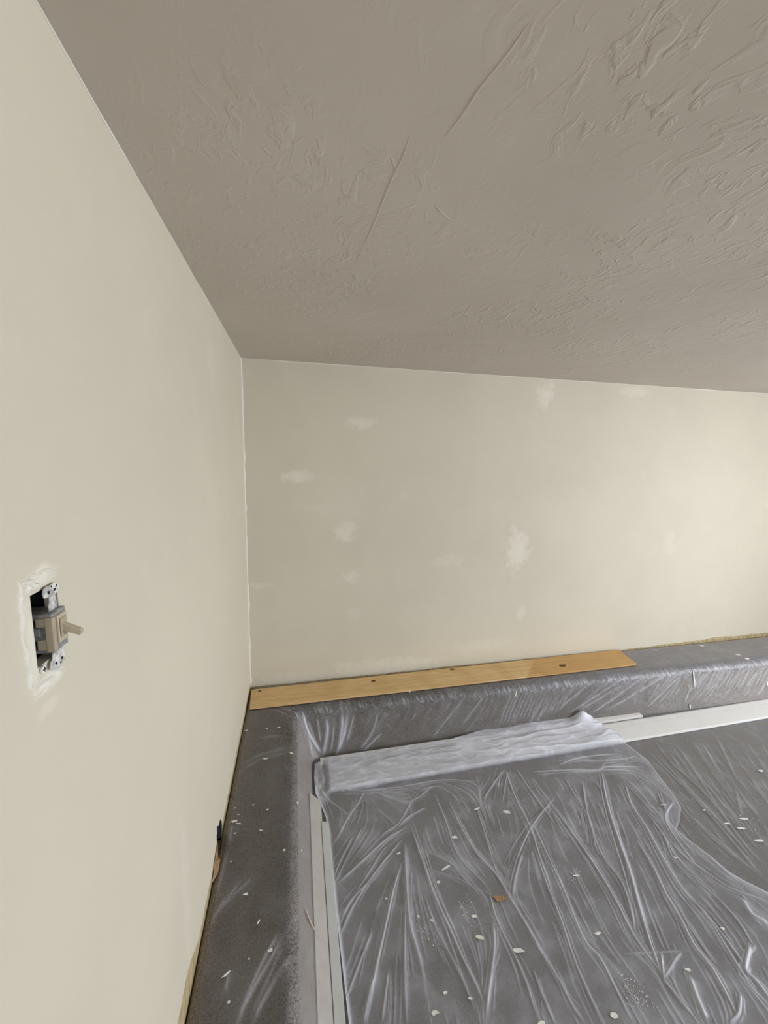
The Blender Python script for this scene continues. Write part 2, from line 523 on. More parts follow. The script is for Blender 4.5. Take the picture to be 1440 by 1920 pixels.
def window(name, axis, W, at):
    f = MB(); t = .05
    a, b, c_, d = W
    for (u0, u1, v0, v1) in ((a, b, c_, c_ + t), (a, b, d - t, d), (a, a + t, c_ + t, d - t), (b - t, b, c_ + t, d - t), ((a + b) / 2 - .02, (a + b) / 2 + .02, c_ + t, d - t)):
        if axis == 0: f.box(at + .03, at + .08, u0, u1, v0, v1)
        else: f.box(u0, u1, at - .08, at - .03, v0, v1)
    o = tag(f.build(name, M_FRAME), kind='structure')
    g_ = MB(); m_ = (a + b) / 2
    for (u0, u1) in ((a + t, m_ - .02), (m_ + .02, b - t)):
        g_ = MB()
        if axis == 0: g_.box(at + .053, at + .057, u0, u1, c_ + t, d - t)
        else: g_.box(u0, u1, at - .057, at - .053, c_ + t, d - t)
        g_.build('pane', M_GLASS, o)
    return o


window('window_1', 0, WIN, RX)
window('window_2', 1, WIN2, RY)
ceiling = tag(MB().box(-.15, RX + .1, RY - .1, .1, CEIL, CEIL + .1).build('ceiling', M_CEIL), kind='structure', label='skip trowel textured ceiling')
floor = tag(MB().box(-.15, RX + .1, RY - .1, .1, -.08, 0).build('floor', M_CARPET), kind='structure', label='grey brown carpeted floor under clear film')


# raised tape-seam ridges in the ceiling plaster
def ridge_mesh(name, pts, wd, ht, mat, normal, parent=None, seed=0):
    pts = smooth_poly(pts, 6); n = len(pts); normal = np.array(normal, float)
    rr = np.random.default_rng(seed); V = []; F = []
    for i in range(n):
        d = pts[min(i + 1, n - 1)] - pts[max(i - 1, 0)]; d /= np.linalg.norm(d)
        side = np.cross(normal, d); tp = min(1, 4 * i / n + .1, 4 * (n - 1 - i) / n + .1)
        ww = wd * tp * rr.uniform(.7, 1.3); hh = ht * tp * rr.uniform(.7, 1.3)
        V += [pts[i] - side * ww - normal * .001, pts[i] - side * ww * .3 + normal * hh, pts[i] + side * ww * .3 + normal * hh * .8, pts[i] + side * ww - normal * .001]
        if i:
            a = 4 * (i - 1); b = 4 * i
            F += [(a + k, a + k + 1, b + k + 1, b + k) for k in range(3)]
    return mesh_obj(name, V, F, mat, parent, True)


def cpt(q): return px(q, 2, CEIL)


for k, tr in enumerate([[(1000, 30), (952, 100), (900, 165), (862, 222), (828, 262)], [(768, 252), (757, 290), (735, 335), (715, 385), (692, 440), (658, 505)],
                        [(815, 385), (832, 402), (850, 416)]]):
    ridge_mesh('plaster_ridge', [cpt(q) for q in tr], .0028, .0010, M_CEIL, (0, 0, -1), ceiling, k)


# caulk lines in the corners (ragged painted joints)
def caulk(name, p0, p1, n1, n2, seed, wd=.003, n=90):
    rr = np.random.default_rng(seed); p0 = np.array(p0, float); p1 = np.array(p1, float); n1 = np.array(n1, float); n2 = np.array(n2, float)
    V = []; F = []
    t = np.linspace(0, 1, n)
    a = wd * (0.25 + 1.2 * vnoise(np.stack([t * 40, t * 0], 1), 1, seed) ** 2); b = wd * (0.25 + 1.2 * vnoise(np.stack([t * 40, t * 0 + 5], 1), 1, seed + 1) ** 2)
    for i in range(n):
        c = p0 + (p1 - p0) * t[i]
        V += [c + n1 * a[i] * 2.2 + n2 * .0004, c + (n1 * a[i] + n2 * b[i]) * .7, c + n2 * b[i] * 2.2 + n1 * .0004]
        if i:
            q = 3 * (i - 1); r = 3 * i
            F += [(q, q + 1, r + 1, r), (q + 1, q + 2, r + 2, r + 1)]
    return tag(mesh_obj(name, V, F, M_CAULK, None, True), kind='structure')


caulk('trim_1', (0, 0, LZ), (0, 0, CEIL), (1, 0, 0), (0, -1, 0), 3, .006)
caulk('trim_2', (0, 0, CEIL), (RX, 0, CEIL), (0, -1, 0), (0, 0, -1), 5, .003, 260)
caulk('trim_3', (0, 0, CEIL), (0, RY, CEIL), (1, 0, 0), (0, 0, -1), 9, .002, 260)

# ------------------------------------------------------------------ carpeted ledge running along both walls
def ledge_profile(nt):
    """(distance share, drop): flat top, padded rounded nose, sloping face"""
    pts = [(0.003, -.010), (.008, -.002), (.03, 0.0)]
    pts += [(.03 + (.245 - .03) * i / 10, 0.0) for i in range(1, 11)]
    for i in range(1, 11):
        a = i / 10 * math.radians(68); pts.append((.245 + .062 * math.sin(a), -.062 * (1 - math.cos(a))))
    d0, z0 = pts[-1]
    pts += [(d0 + (.388 - d0) * (i / 12) ** 1.1, z0 + (-LZ - z0) * i / 12) for i in range(1, 13)]
    pts = np.array(pts)
    seg = np.linalg.norm(np.diff(pts, axis=0), axis=1); cum = np.concatenate([[0], np.cumsum(seg)])
    if nt is None: return pts
    t = np.linspace(0, cum[-1], nt)
    return np.stack([np.interp(t, cum, pts[:, 0]), np.interp(t, cum, pts[:, 1])], 1)


def ledge_grid(nt, step, ystart=-3.6):
    prof = ledge_profile(nt); R0 = .03
    rows = []
    n1 = int((abs(ystart) - .45) / step); n3 = int((RX - .5) / step); na = max(8, int(.1 / step))
    for d, dz in prof:
        db = d * 1.0
        r = R0 + .35 * max(0, d - .24)
        yA = -(db + r)                                   # end of straight run on the left ledge
        P = [(d, y) for y in np.linspace(ystart, yA, n1, endpoint=False)]
        P += [(d + r - r * math.cos(a), -(db + r) + r * math.sin(a)) for a in np.linspace(0, math.pi / 2, na, endpoint=False)]
        xs = np.linspace(d + r, RX, n3)
        P += [(x, -db * (1 + .045 * min(max(x - .6, 0), 3.5) * 1.1)) for x in xs]
        rows.append([(x, y, LZ + dz) for x, y in P])
    A = np.array(rows)                                   # (nt, ns, 3)
    return A


def grid_faces(a, b):
    i = np.arange(a * b).reshape(a, b)
    return np.stack([i[:-1, :-1].ravel(), i[:-1, 1:].ravel(), i[1:, 1:].ravel(), i[1:, :-1].ravel()], 1)


def grid_normals(A):
    du = np.gradient(A, axis=1); dv = np.gradient(A, axis=0)
    N = np.cross(dv, du); N /= np.linalg.norm(N, axis=2, keepdims=True) + 1e-12
    return N


A = ledge_grid(46, .02)
N = grid_normals(A)
if N[5, 10, 2] < 0: N = -N
V = A.reshape(-1, 3).copy()
V += N.reshape(-1, 3) * ((vnoise(V[:, :2] + V[:, 2:] * 1.7, 16, 3) - .5) * .006)[:, None]
F = grid_faces(*A.shape[:2])
ledge = tag(np_mesh('floor_ledge', V, F, M_CARPET), kind='structure', label='low carpeted ledge running along both walls')
if ledge.data.polygons[A.shape[1] * 8 + 40].normal.z < 0: ledge.data.flip_normals()

# pile standing up along the rounded nose of the ledge
Nt, Ns = A.shape[:2]
cum_t = np.arange(Nt)
npile = 70000
si = rng.uniform(0, Ns - 1.001, npile); ti = np.clip(rng.normal(23.3, 2.1, npile), 17, 31)
i0 = ti.astype(int); j0 = si.astype(int); fi = (ti - i0)[:, None]; fj = (si - j0)[:, None]
Pp = (A[i0, j0] * (1 - fj) + A[i0, j0 + 1] * fj) * (1 - fi) + (A[i0 + 1, j0] * (1 - fj) + A[i0 + 1, j0 + 1] * fj) * fi
Np = N[i0, j0]
keep = Pp[:, 1] > -2.2
Pp = Pp[keep]; Np = Np[keep]
d1 = rng.normal(size=Pp.shape); d1 -= (d1 * Np).sum(1, keepdims=True) * Np; d1 /= np.linalg.norm(d1, axis=1, keepdims=True)
tip = Pp + Np * rng.uniform(.002, .0055, (len(Pp), 1)) + rng.normal(size=Pp.shape) * .0018
far = 1 + .8 * np.clip((Pp[:, 1:2] + .6) / .2, 0, 1)
wd = rng.uniform(.0009, .0022, (len(Pp), 1)) * far
PV = np.stack([Pp - d1 * wd, Pp + d1 * wd, tip], 1).reshape(-1, 3)
PF = np.arange(len(PV)).reshape(-1, 3)
tone = np.repeat(rng.uniform(0, 1, len(Pp)) ** 1.3, 3)
tag(np_mesh('carpet_pile', PV, PF, M_PILE, ledge, False, {'tone': tone}), kind='stuff')

# ------------------------------------------------------------------ film stretched over the ledge
C2 = lambda pts: [(400 + x * .2778, 1180 + y * .2778) for x, y in pts]
C3 = lambda pts: [(800 + x * .4444, 1180 + y * .4444) for x, y in pts]
C4 = lambda pts: [(340 + x * .25, 1460 + y * .25) for x, y in pts]
C5 = lambda pts: [(600 + x * .3056, 1380 + y * .3056) for x, y in pts]
C6 = lambda pts: [(1000 + x * .3056, 1380 + y * .3056) for x, y in pts]

FA = ledge_grid(90, .0042, -2.1)[4:, :-2]
FN = grid_normals(FA)
if FN[5, 10, 2] < 0: FN = -FN
FV = FA.reshape(-1, 3); FNf = FN.reshape(-1, 3)
fpx = to_px(FV)


def on_ledge(q):
    k = np.argmin(((fpx - np.array(q)) ** 2).sum(1)); return FV[k]


ledge_traces = []      # (polyline in photo pixels, width m, height m, opacity)
for tr in ([(730, 490), (770, 660), (740, 850)], [(600, 560), (640, 700), (720, 830)], [(860, 490), (870, 640), (840, 830)], [(910, 490), (880, 700), (830, 840)]):
    ledge_traces.append((C2(tr), .010, .006, .95))
for tr in ([(790, 490), (760, 700), (740, 840)], [(570, 520), (610, 600), (650, 760), (670, 880)], [(950, 580), (900, 760)], [(820, 500), (810, 700), (790, 830)],
           [(1110, 560), (1070, 690), (990, 810)], [(1130, 700), (1010, 820)], [(700, 600), (720, 760)], [(640, 620), (700, 800)]):
    ledge_traces.append((C2(tr), .005, .004, .65))
for tr in ([(150, 920), (330, 850), (510, 810)], [(180, 960), (330, 880), (500, 840)], [(420, 520), (530, 560), (590, 640)], [(400, 540), (520, 600), (580, 700)],
           [(240, 700), (215, 750)], [(300, 740), (480, 720)]):
    ledge_traces.append((C2(tr), .006, .003, .18))
for tr in ([(155, 290), (20, 465)], [(240, 280), (150, 400)], [(520, 225), (430, 400)], [(560, 220), (460, 390)], [(700, 215), (560, 330)],
           [(930, 190), (690, 360)], [(900, 190), (640, 345)], [(1060, 205), (930, 330)], [(1110, 240), (1085, 310)], [(840, 200), (600, 350)],
           [(1000, 200), (760, 340)]):
    ledge_traces.append((C3(tr), .0042, .007, .5))
for k in range(16):
    x = 300 + k * 17; ledge_traces.append((C3([(x + 60, 250 - k * 2), (x, 410 - k * 4)]), .0034, .006, .4))
for k in range(22):
    x = 1130 + k * 14; ledge_traces.append((C3([(x + 26, 175 - k * 1.5 + 14 * (k % 3)), (x - 10, 260 - k)]), .0032, .003, .18))
for k in range(10):
    x = 40 + k * 26; ledge_traces.append((C3([(x + 34, 300 - k * 3), (x, 420 - k * 5)]), .0032, .003, .18))
for tr in ([(720, 1180), (600, 1400), (480, 1680), (420, 1840)], [(860, 1040), (700, 1300), (560, 1560), (440, 1800)], [(800, 1350), (600, 1700), (560, 1830)]):
    ledge_traces.append((C4(tr), .006, .004, .5))
for tr in ([(440, 790), (300, 950), (190, 1100)], [(520, 760), (250, 1020)], [(350, 560), (260, 850)], [(350, 1460), (330, 1600)], [(760, 1250), (660, 1480), (520, 1780)],
           [(330, 900), (200, 1080)], [(380, 360), (358, 480)]):
    ledge_traces.append((C4(tr), .0045, .003, .3))
polys = [(smooth_poly([on_ledge(q) for q in tr]), wd_, ht_, op_) for tr, wd_, ht_, op_ in ledge_traces]
prof_f = ledge_profile(None)
for k in range(190):                                    # slanting furrows in the film on the back face
    x = rng.uniform(.75, 4.9); z0_ = rng.uniform(-.10, -.02); z1_ = max(z0_ - rng.uniform(.05, .16), -.25); sl = rng.uniform(.5, 1.5) + .5 * (x > 1.9)
    pts_ = []
    for f_ in np.linspace(0, 1, 7):
        zz = z0_ + (z1_ - z0_) * f_; xx = x - (z0_ - zz) * sl + rng.normal(0, .0015)
        dd = np.interp(-zz, -prof_f[13:, 1], prof_f[13:, 0]) * (1 + .045 * min(max(xx - .6, 0), 3.5) * 1.1)
        pts_.append((xx, -dd, LZ + zz))
    polys.append((np.array(pts_), rng.uniform(.0026, .0045), rng.uniform(.003, .006), rng.uniform(.04, .26)))
H, FO = ridge_field(FV, polys)
tt = np.repeat(np.linspace(0, 1, FA.shape[0]), FA.shape[1])
face = np.clip((tt - .52) / .1, 0, 1)                       # the sloping faces carry looser film
fn = vnoise(FV[:, :2] * 1.0 + FV[:, 2:] * .9, 30, 12) - .5
off = .0045 + H + .0012 * fn
nose = np.exp(-((tt - .52) / .045) ** 2) * (FV[:, 1] > -.5)
spk = vnoise(np.stack([FV[:, 0] + FV[:, 1] * .3, FV[:, 2] - FV[:, 1]], 1), 130, 61, 2)
FO = np.clip(FO + nose * .5 * np.clip((spk - .50) * 3, 0, 1) + face * .01 + (1 - face) * .20 * np.clip((FV[:, 0] - .6) / 2.2, 0, 1) + .05 * np.clip(fn * 3, 0, 1), 0, 1)  # haze rising rightward on the back top: window light put into the film opacity
gf = grid_faces(*FA.shape[:2])
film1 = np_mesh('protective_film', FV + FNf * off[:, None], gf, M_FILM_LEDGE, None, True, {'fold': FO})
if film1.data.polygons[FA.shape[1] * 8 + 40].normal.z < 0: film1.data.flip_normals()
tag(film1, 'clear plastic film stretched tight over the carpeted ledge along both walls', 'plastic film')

# ------------------------------------------------------------------ film lying flat on the sunken floor
step = .0062
xs = np.arange(.392, RX - .01, step); ysg = np.arange(-2.6, -.395, step)
GX, GY = np.meshgrid(xs, ysg)
FV2 = np.stack([GX.ravel(), GY.ravel(), np.zeros(GX.size)], 1)
floor_traces = []
for tr in ([(680, 80), (1000, 400), (1250, 690), (1390, 850)], [(800, 130), (1080, 390), (1300, 680), (1420, 800)], [(940, 480), (1180, 690), (1380, 860)], [(900, 90), (1130, 440)],
           [(860, 240), (1060, 450), (1160, 560)], [(740, 110), (1040, 420), (1270, 660)], [(1040, 60), (1150, 250)], [(1120, 10), (1250, 280)], [(1240, 340), (1280, 500)],
           [(960, 500), (1100, 640), (1300, 800)], [(1000, 380), (1220, 620), (1340, 760)], [(1160, 580), (1370, 840)], [(1060, 300), (1180, 450)]):
    floor_traces.append((C6(tr), .005, .006, .30))
for k in range(90):
    x = 560 + rng.uniform(0, 1000); y = rng.uniform(20, 560); ln = rng.uniform(80, 420)
    floor_traces.append((C6([(x, y), (x + ln * .35, y + ln * .5), (x + ln * .7, y + ln * .95)]), .0042, .0035, rng.uniform(.06, .22)))
polys = [(smooth_poly([px(q, 2, 0.0) for q in tr]), a, b, c_) for tr, a, b, c_ in floor_traces]
H, FO = ridge_field(FV2, polys)
fn = vnoise(FV2[:, :2], 9, 5, 4)
FV2[:, 2] = .0035 + H + fn * .003
FO2 = np.clip(FO + .12 * np.clip((vnoise(FV2[:, :2] * [1.6, .7], 14, 8) - .55) * 4, 0, 1), 0, 1)
film2 = np_mesh('protective_film', FV2, grid_faces(len(ysg), len(xs)), M_FILM_FLOOR, None, True, {'fold': FO2})
tag(film2, 'thin clear film lying flat over the sunken carpet floor', 'plastic film')


# ------------------------------------------------------------------ pine board on the back ledge
bz = LZ + .008; bt = .011
b0 = px((471, 1293), 2, bz + bt); b1 = px((468, 1328), 2, bz + bt); b2 = px((1195, 1245), 2, bz + bt); b3 = px((1160, 1218), 2, bz + bt)
b0[1] = min(b0[1], -.04); b3[1] = min(b3[1], -.012)
root = empty('pine_board', (0, 0, LZ)); root_board = root; tag(root, 'long bare pine board with dark knots lying on the back ledge', 'board')
poly = [b0, b1, b2 - np.array([.012, 0, 0]), b2 + np.array([.002, .012, 0]), b3]
V = [p - np.array([0, 0, bt]) for p in poly] + [p.copy() for p in poly]
k = len(poly)
F = [tuple(range(k)), tuple(range(2 * k - 1, k - 1, -1))] + [(i, k + i, k + (i + 1) % k, (i + 1) % k) for i in range(k)]
V = [v - np.array([0, 0, LZ]) for v in V]
plank = mesh_obj('plank', V, F, M_PINE, root)
m = plank.modifiers.new('bevel', 'BEVEL'); m.width = .0015; m.segments = 2
for q, rx_, ry_ in (((700, 1277), .017, .012), ((848, 1255), .021, .013), ((1055, 1248), .034, .016), ((487, 1296), .012, .008)):
    p = px(q, 2, bz + bt) - np.array([0, 0, LZ])
    kp = [(p[0] + rx_ * math.cos(a) * random.uniform(.8, 1.15), p[1] + ry_ * math.sin(a) * random.uniform(.8, 1.15)) for a in np.linspace(0, 2 * math.pi, 14, endpoint=False)]
    MB().prism([(x, y) for x, y in kp], (0, 0, bz + bt - LZ - .001), (1, 0, 0), (0, 1, 0), (0, 0, 1), .0014).build('knot', M_KNOT, root)


# ------------------------------------------------------------------ removed white trim lengths on the floor
def trim_board(name, label, p0, p1, width, thick, profile, ends=True):
    """flat moulding: p0-p1 is its front top edge (room side); the width runs to the wall side"""
    p0 = np.array(p0, float); p1 = np.array(p1, float)
    d = p1 - p0; L = np.linalg.norm(d); d /= L; side = np.array([-d[1], d[0], 0])
    root = empty(name, (p0[0], p0[1], p0[2] - thick)); tag(root, label, 'trim', 'lengths of removed white trim on the floor')
    o = MB().prism(profile, p0 - np.array([0, 0, thick]), side, (0, 0, 1), d, L).build('board_body', M_TRIM)
    me = o.data; me.flip_normals()
    adopt(root, o)
    m_ = o.modifiers.new('bevel', 'BEVEL'); m_.width = .0015; m_.segments = 2; m_.limit_method = 'ANGLE'
    e = MB().prism([(x * .98 + width * .01, y * .94 + thick * .02) for x, y in profile], p0 - np.array([0, 0, thick]) - d * .0015, side, (0, 0, 1), d, .002).build('cut_end', M_TRIM_BARE)
    adopt(root, e)
    return root


tz = .022
Bf0 = px((620, 1481), 2, tz); Bf1 = px((1440, 1343.5), 2, tz); Bf1 = Bf0 + (Bf1 - Bf0) * 1.22
wB = .178
prof_base = [(0, .004), (0, .018), (.004, .019), (.122, .019), (.126, .0165), (.130, .0175), (wB - .018, .0175), (wB - .006, .013), (wB, .009), (wB, .004)]
trim_board('painted_board', 'wide white baseboard lying face up whose right end is bare of plastic', Bf0, Bf1, wB, .019, prof_base)
Af0 = px((600, 1420), 2, tz) + np.array([0, -.058, 0]); Af1 = px((1193, 1332), 2, tz) + np.array([0, -.058, 0])
trim_board('painted_board', 'narrower white trim board against the foot of the back ledge, behind the wide baseboard', Af0, Af1, .058, .017,
           [(0, .0), (0, .017), (.052, .017), (.058, .012), (.058, 0)])


# left trims: one leaning on the ledge face, one flat strip on the floor beside it
def quad_bar(name, label, pts_top, thick, vec, mat):
    pts_top = [np.array(p, float) for p in pts_top]
    root = empty(name, tuple(pts_top[0])); tag(root, label, 'trim', 'lengths of removed white trim on the floor')
    V = pts_top + [p + np.array(vec) * thick for p in pts_top]
    o = mesh_obj('board_body', V, [(0, 1, 2, 3), (7, 6, 5, 4), (0, 4, 5, 1), (1, 5, 6, 2), (2, 6, 7, 3), (3, 7, 4, 0)], mat)
    import bmesh
    bm = bmesh.new(); bm.from_mesh(o.data); bmesh.ops.recalc_face_normals(bm, faces=bm.faces); bm.to_mesh(o.data); bm.free()
    adopt(root, o)
    m_ = o.modifiers.new('bevel', 'BEVEL'); m_.width = .0015; m_.segments = 2
    return root


quad_bar('leaning_board', 'white trim board on edge toned beige grey for shade and film, leaning on the foot of the left ledge', [(.425, -.72, .014), (.366, -.72, .078), (.363, -1.95, .078), (.421, -1.95, .014)], .010, (-.8, 0, -.35), M_TRIM_SHADE_TONE)
quad_bar('painted_strip', 'slim white trim strip on the floor in front of the leaning trim board', [(.453, -.855, .022), (.4185, -.850, .026), (.4145, -2.0, .026), (.451, -2.0, .022)], .018, (0, 0, -1), M_TRIM_GREY)

# ------------------------------------------------------------------ loose plastic sheet over the trims and floor
top_edge = [(598, 1424), (640, 1416), (700, 1408), (780, 1395), (840, 1388), (880, 1376), (905, 1368), (950, 1362), (985, 1357), (1010, 1355), (1045, 1343), (1060, 1346),
            (1075, 1347), (1095, 1335), (1106, 1346), (1125, 1358), (1150, 1375), (1180, 1393)]
right_edge = [(1215, 1428), (1240, 1462), (1262, 1490), (1277, 1515), (1275, 1540), (1268, 1556), (1290, 1575), (1330, 1606), (1366, 1636), (1400, 1655), (1445, 1678), (1560, 1740), (1640, 1900)]
outline = [px(q, 2, .035)[:2] for q in top_edge] + [px(q, 2, .012)[:2] for q in right_edge] + [np.array(p) for p in
           [(1.5, -2.25), (.9, -2.3), (.47, -2.25), (.462, -1.9), (.462, -1.57)]] + [px(q, 2, .010)[:2] for q in [(633, 1740), (622, 1640), (615, 1560), (611, 1535), (603, 1515), (592, 1492), (589, 1460), (591, 1436)]]
outline = np.array(outline)


def inside(P, poly):
    c = np.zeros(len(P), bool); j = len(poly) - 1
    for i in range(len(poly)):
        a, b = poly[i], poly[j]
        t = ((a[1] > P[:, 1]) != (b[1] > P[:, 1])) & (P[:, 0] < (b[0] - a[0]) * (P[:, 1] - a[1]) / (b[1] - a[1] + 1e-12) + a[0])
        c ^= t; j = i
    return c


def near_edge(P, poly):
    best = np.full(len(P), 1e9); Q = P.copy()
    for i in range(len(poly)):
        a = poly[i]; d = poly[(i + 1) % len(poly)] - a
        t = np.clip(((P - a) @ d) / (d @ d + 1e-12), 0, 1); c = a + t[:, None] * d
        q = np.linalg.norm(P - c, axis=1); m_ = q < best
        best[m_] = q[m_]; Q[m_] = c[m_]
    return best, Q


st = .0030
xs = np.arange(outline[:, 0].min() - .02, outline[:, 0].max() + .02, st); ysg = np.arange(outline[:, 1].min() - .02, outline[:, 1].max() + .02, st)
GX, GY = np.meshgrid(xs, ysg); P2 = np.stack([GX.ravel(), GY.ravel()], 1)
ins = inside(P2, outline)
g = grid_faces(len(ysg), len(xs))
gk = g[ins[g].sum(1) >= 2]
used = np.unique(gk)
remap = -np.ones(len(P2), int); remap[used] = np.arange(len(used))
gk = remap[gk]; S2 = P2[used].copy(); sin = ins[used]
de, Q = near_edge(S2, outline)
S2[~sin] = Q[~sin]; de[~sin] = 0
SV = np.concatenate([S2, np.zeros((len(S2), 1))], 1)

sheet_traces = []


def add(conv, pts, wd_, ht_, op_, sub=0):
    sheet_traces.append((conv(pts), wd_, ht_, op_))
    for k in range(sub):
        o1 = rng.normal(0, 16, 2); o2 = rng.normal(0, 26, 2); n_ = len(pts)
        a_ = rng.uniform(0, .35); b_ = rng.uniform(.6, 1)
        full = smooth_poly(pts, 3); i_, j_ = int(a_ * (len(full) - 1)), max(int(b_ * (len(full) - 1)), int(a_ * (len(full) - 1)) + 1)
        part = full[i_:j_ + 1]
        tt_ = np.linspace(0, 1, len(part))[:, None]
        sheet_traces.append((conv([tuple(p) for p in part + o1 * (1 - tt_) + o2 * tt_]), wd_ * .6, ht_ * .5, op_ * rng.uniform(.3, .7)))


WN, HN = .0033, .006
for tr, wk, op in [
    ([(700, 360), (770, 520), (840, 720), (1000, 900), (1040, 950)], 1, .6),
    ([(790, 400), (870, 570), (960, 720), (1080, 850), (1170, 1000), (1290, 1200), (1440, 1480)], 1, .7),
    ([(560, 560), (620, 740), (700, 970), (800, 1190), (880, 1370), (960, 1530), (1030, 1700)], 1, .75),
    ([(520, 670), (530, 900), (550, 1150), (600, 1330), (640, 1500)], 2.6, .45),
    ([(530, 900), (520, 1200), (520, 1500), (530, 1760)], 1.4, .35),
    ([(500, 780), (450, 950), (400, 1180), (340, 1450), (290, 1750)], 1.3, .7),
    ([(530, 560), (400, 640), (250, 780), (110, 900)], 1, .7),
    ([(500, 640), (330, 850), (200, 1050), (120, 1230)], 1.1, .55),
    ([(480, 560), (540, 500), (650, 440)], 1, .6),
    ([(560, 400), (480, 540), (380, 600)], 1, .5),
    ([(270, 340), (230, 420), (180, 490), (100, 640)], 1, .65),
    ([(10, 360), (100, 430), (180, 490)], 1, .6),
    ([(330, 340), (430, 380), (560, 400), (700, 300)], .9, .5),
    ([(350, 450), (470, 550)], .9, .45),
    ([(1130, 200), (1200, 380), (1290, 560), (1350, 750), (1440, 1000)], 1, .65),
    ([(1200, 200), (1300, 350), (1440, 540)], 1, .65),
    ([(1130, 210), (1060, 300), (1000, 390)], 1, .55),
    ([(1110, 210), (1090, 330)], .8, .5), ([(1150, 220), (1120, 400)], .8, .5),
    ([(1440, 380), (1310, 540), (1220, 720), (1170, 900), (1160, 990)], 1.1, .6),
    ([(1240, 720), (1200, 860), (1180, 980)], 2.4, .35),
    ([(1040, 960), (1080, 1120), (1170, 1300), (1260, 1500), (1330, 1720)], 1, .6),
    ([(1060, 1150), (1070, 1300), (1040, 1530), (1020, 1700)], 1.9, .5),
    ([(640, 980), (720, 1200), (850, 1440), (950, 1680)], .9, .5),
    ([(320, 1200), (240, 1400), (160, 1620)], 1, .55),
    ([(420, 1450), (400, 1600), (380, 1750)], 1, .5),
    ([(610, 700), (760, 760), (900, 860)], .9, .3), ([(660, 820), (850, 880), (1000, 970)], .9, .35),
    ([(960, 440), (1010, 600), (1070, 800), (1110, 900)], .9, .4),
    ([(330, 1480), (300, 1600), (270, 1760)], 2.6, .4), ([(300, 900), (200, 1000), (130, 1120)], 1.6, .35),
    ([(200, 620), (120, 780), (90, 860)], 1.0, .45), ([(260, 560), (160, 760), (90, 900)], 1.0, .35), ([(400, 680), (260, 900), (150, 1060)], 1.0, .45),
    ([(10, 300), (150, 330), (330, 330), (500, 310), (760, 270), (960, 280)], .9, .6),
    ([(620, 330), (720, 310), (800, 350), (860, 420)], .9, .5)]:
    add(C5, tr, WN * wk, HN * min(wk, 1.5), op, 6 if len(tr) > 3 else 2)
for tr, wk, op in [
    ([(420, 230), (450, 400), (510, 600), (590, 830), (650, 1050), (720, 1280), (800, 1490)], 1.5, .8),
    ([(560, 280), (600, 420), (690, 560), (790, 740), (900, 920), (1050, 1090), (1180, 1290), (1330, 1530), (1440, 1650)], 1.3, .75),
    ([(190, 250), (240, 340), (340, 510), (380, 680), (440, 770)], 1.2, .5),
    ([(0, 270), (130, 450), (270, 640), (380, 800), (500, 1000), (620, 1230), (760, 1420), (800, 1490)], 1, .75),
    ([(0, 540), (80, 720), (180, 930), (260, 1130), (330, 1280), (400, 1350), (480, 1500), (600, 1740)], 1, .7),
    ([(0, 680), (80, 900), (170, 1130), (250, 1370), (330, 1560), (420, 1760)], 1, .6),
    ([(640, 650), (730, 800), (810, 970), (900, 1120), (980, 1280), (1090, 1420), (1190, 1600), (1260, 1740)], 1.6, .65),
    ([(790, 590), (860, 720), (1000, 880), (1130, 1000), (1250, 1130), (1350, 1290)], 1, .6),
    ([(820, 620), (900, 720), (1060, 840), (1200, 930), (1440, 1020)], 1, .5),
    ([(860, 400), (810, 490), (830, 560), (880, 640), (1000, 800)], 1.1, .7),
    ([(0, 1260), (130, 1450), (230, 1640), (310, 1760)], 1, .55), ([(0, 1440), (60, 1600), (130, 1760)], 1, .5),
    ([(0, 220), (230, 210), (400, 210), (450, 190), (680, 190)], 1, .75), ([(150, 180), (300, 130), (540, 110)], 1, .7),
    ([(250, 150), (420, 150), (560, 140), (640, 120)], .9, .55), ([(400, 210), (570, 210), (690, 260), (830, 380)], 1, .6),
    ([(960, 1480), (1000, 1600), (1060, 1740)], 3.0, .55), ([(800, 1490), (880, 1360), (910, 1330)], 1, .6), ([(780, 1330), (800, 1490)], 1.2, .45),
    ([(560, 1335), (730, 1330), (910, 1320)], .8, .35), ([(1270, 1580), (1260, 1700), (1200, 1767)], 1.3, .6),
    ([(1330, 1280), (1300, 1430), (1360, 1500), (1440, 1600)], 2.2, .55), ([(800, 1500), (880, 1600), (960, 1700)], 1.3, .5),
    ([(380, 650), (440, 770), (540, 900), (600, 1080), (620, 1200)], 1.4, .4), ([(700, 480), (800, 620), (860, 760), (980, 900)], 1.0, .5),
    ([(300, 280), (330, 480), (400, 700)], 1.4, .35), ([(760, 350), (830, 500)], 1, .4), ([(1280, 1000), (1340, 1100), (1440, 1150)], 3.5, .5),
    ([(1060, 1100), (1180, 1250), (1300, 1420)], 1.6, .5), ([(520, 240), (700, 440), (760, 480)], .9, .4), ([(860, 1000), (960, 1180), (1100, 1380)], 1, .4)]:
    add(C6, tr, WN * wk, HN * min(wk, 1.5), op, 6 if len(tr) > 3 else 2)
polys = [(smooth_poly([px(q, 2, .012) for q in tr], 3) * [1, 1, 0], a, b, c_) for tr, a, b, c_ in sheet_traces]
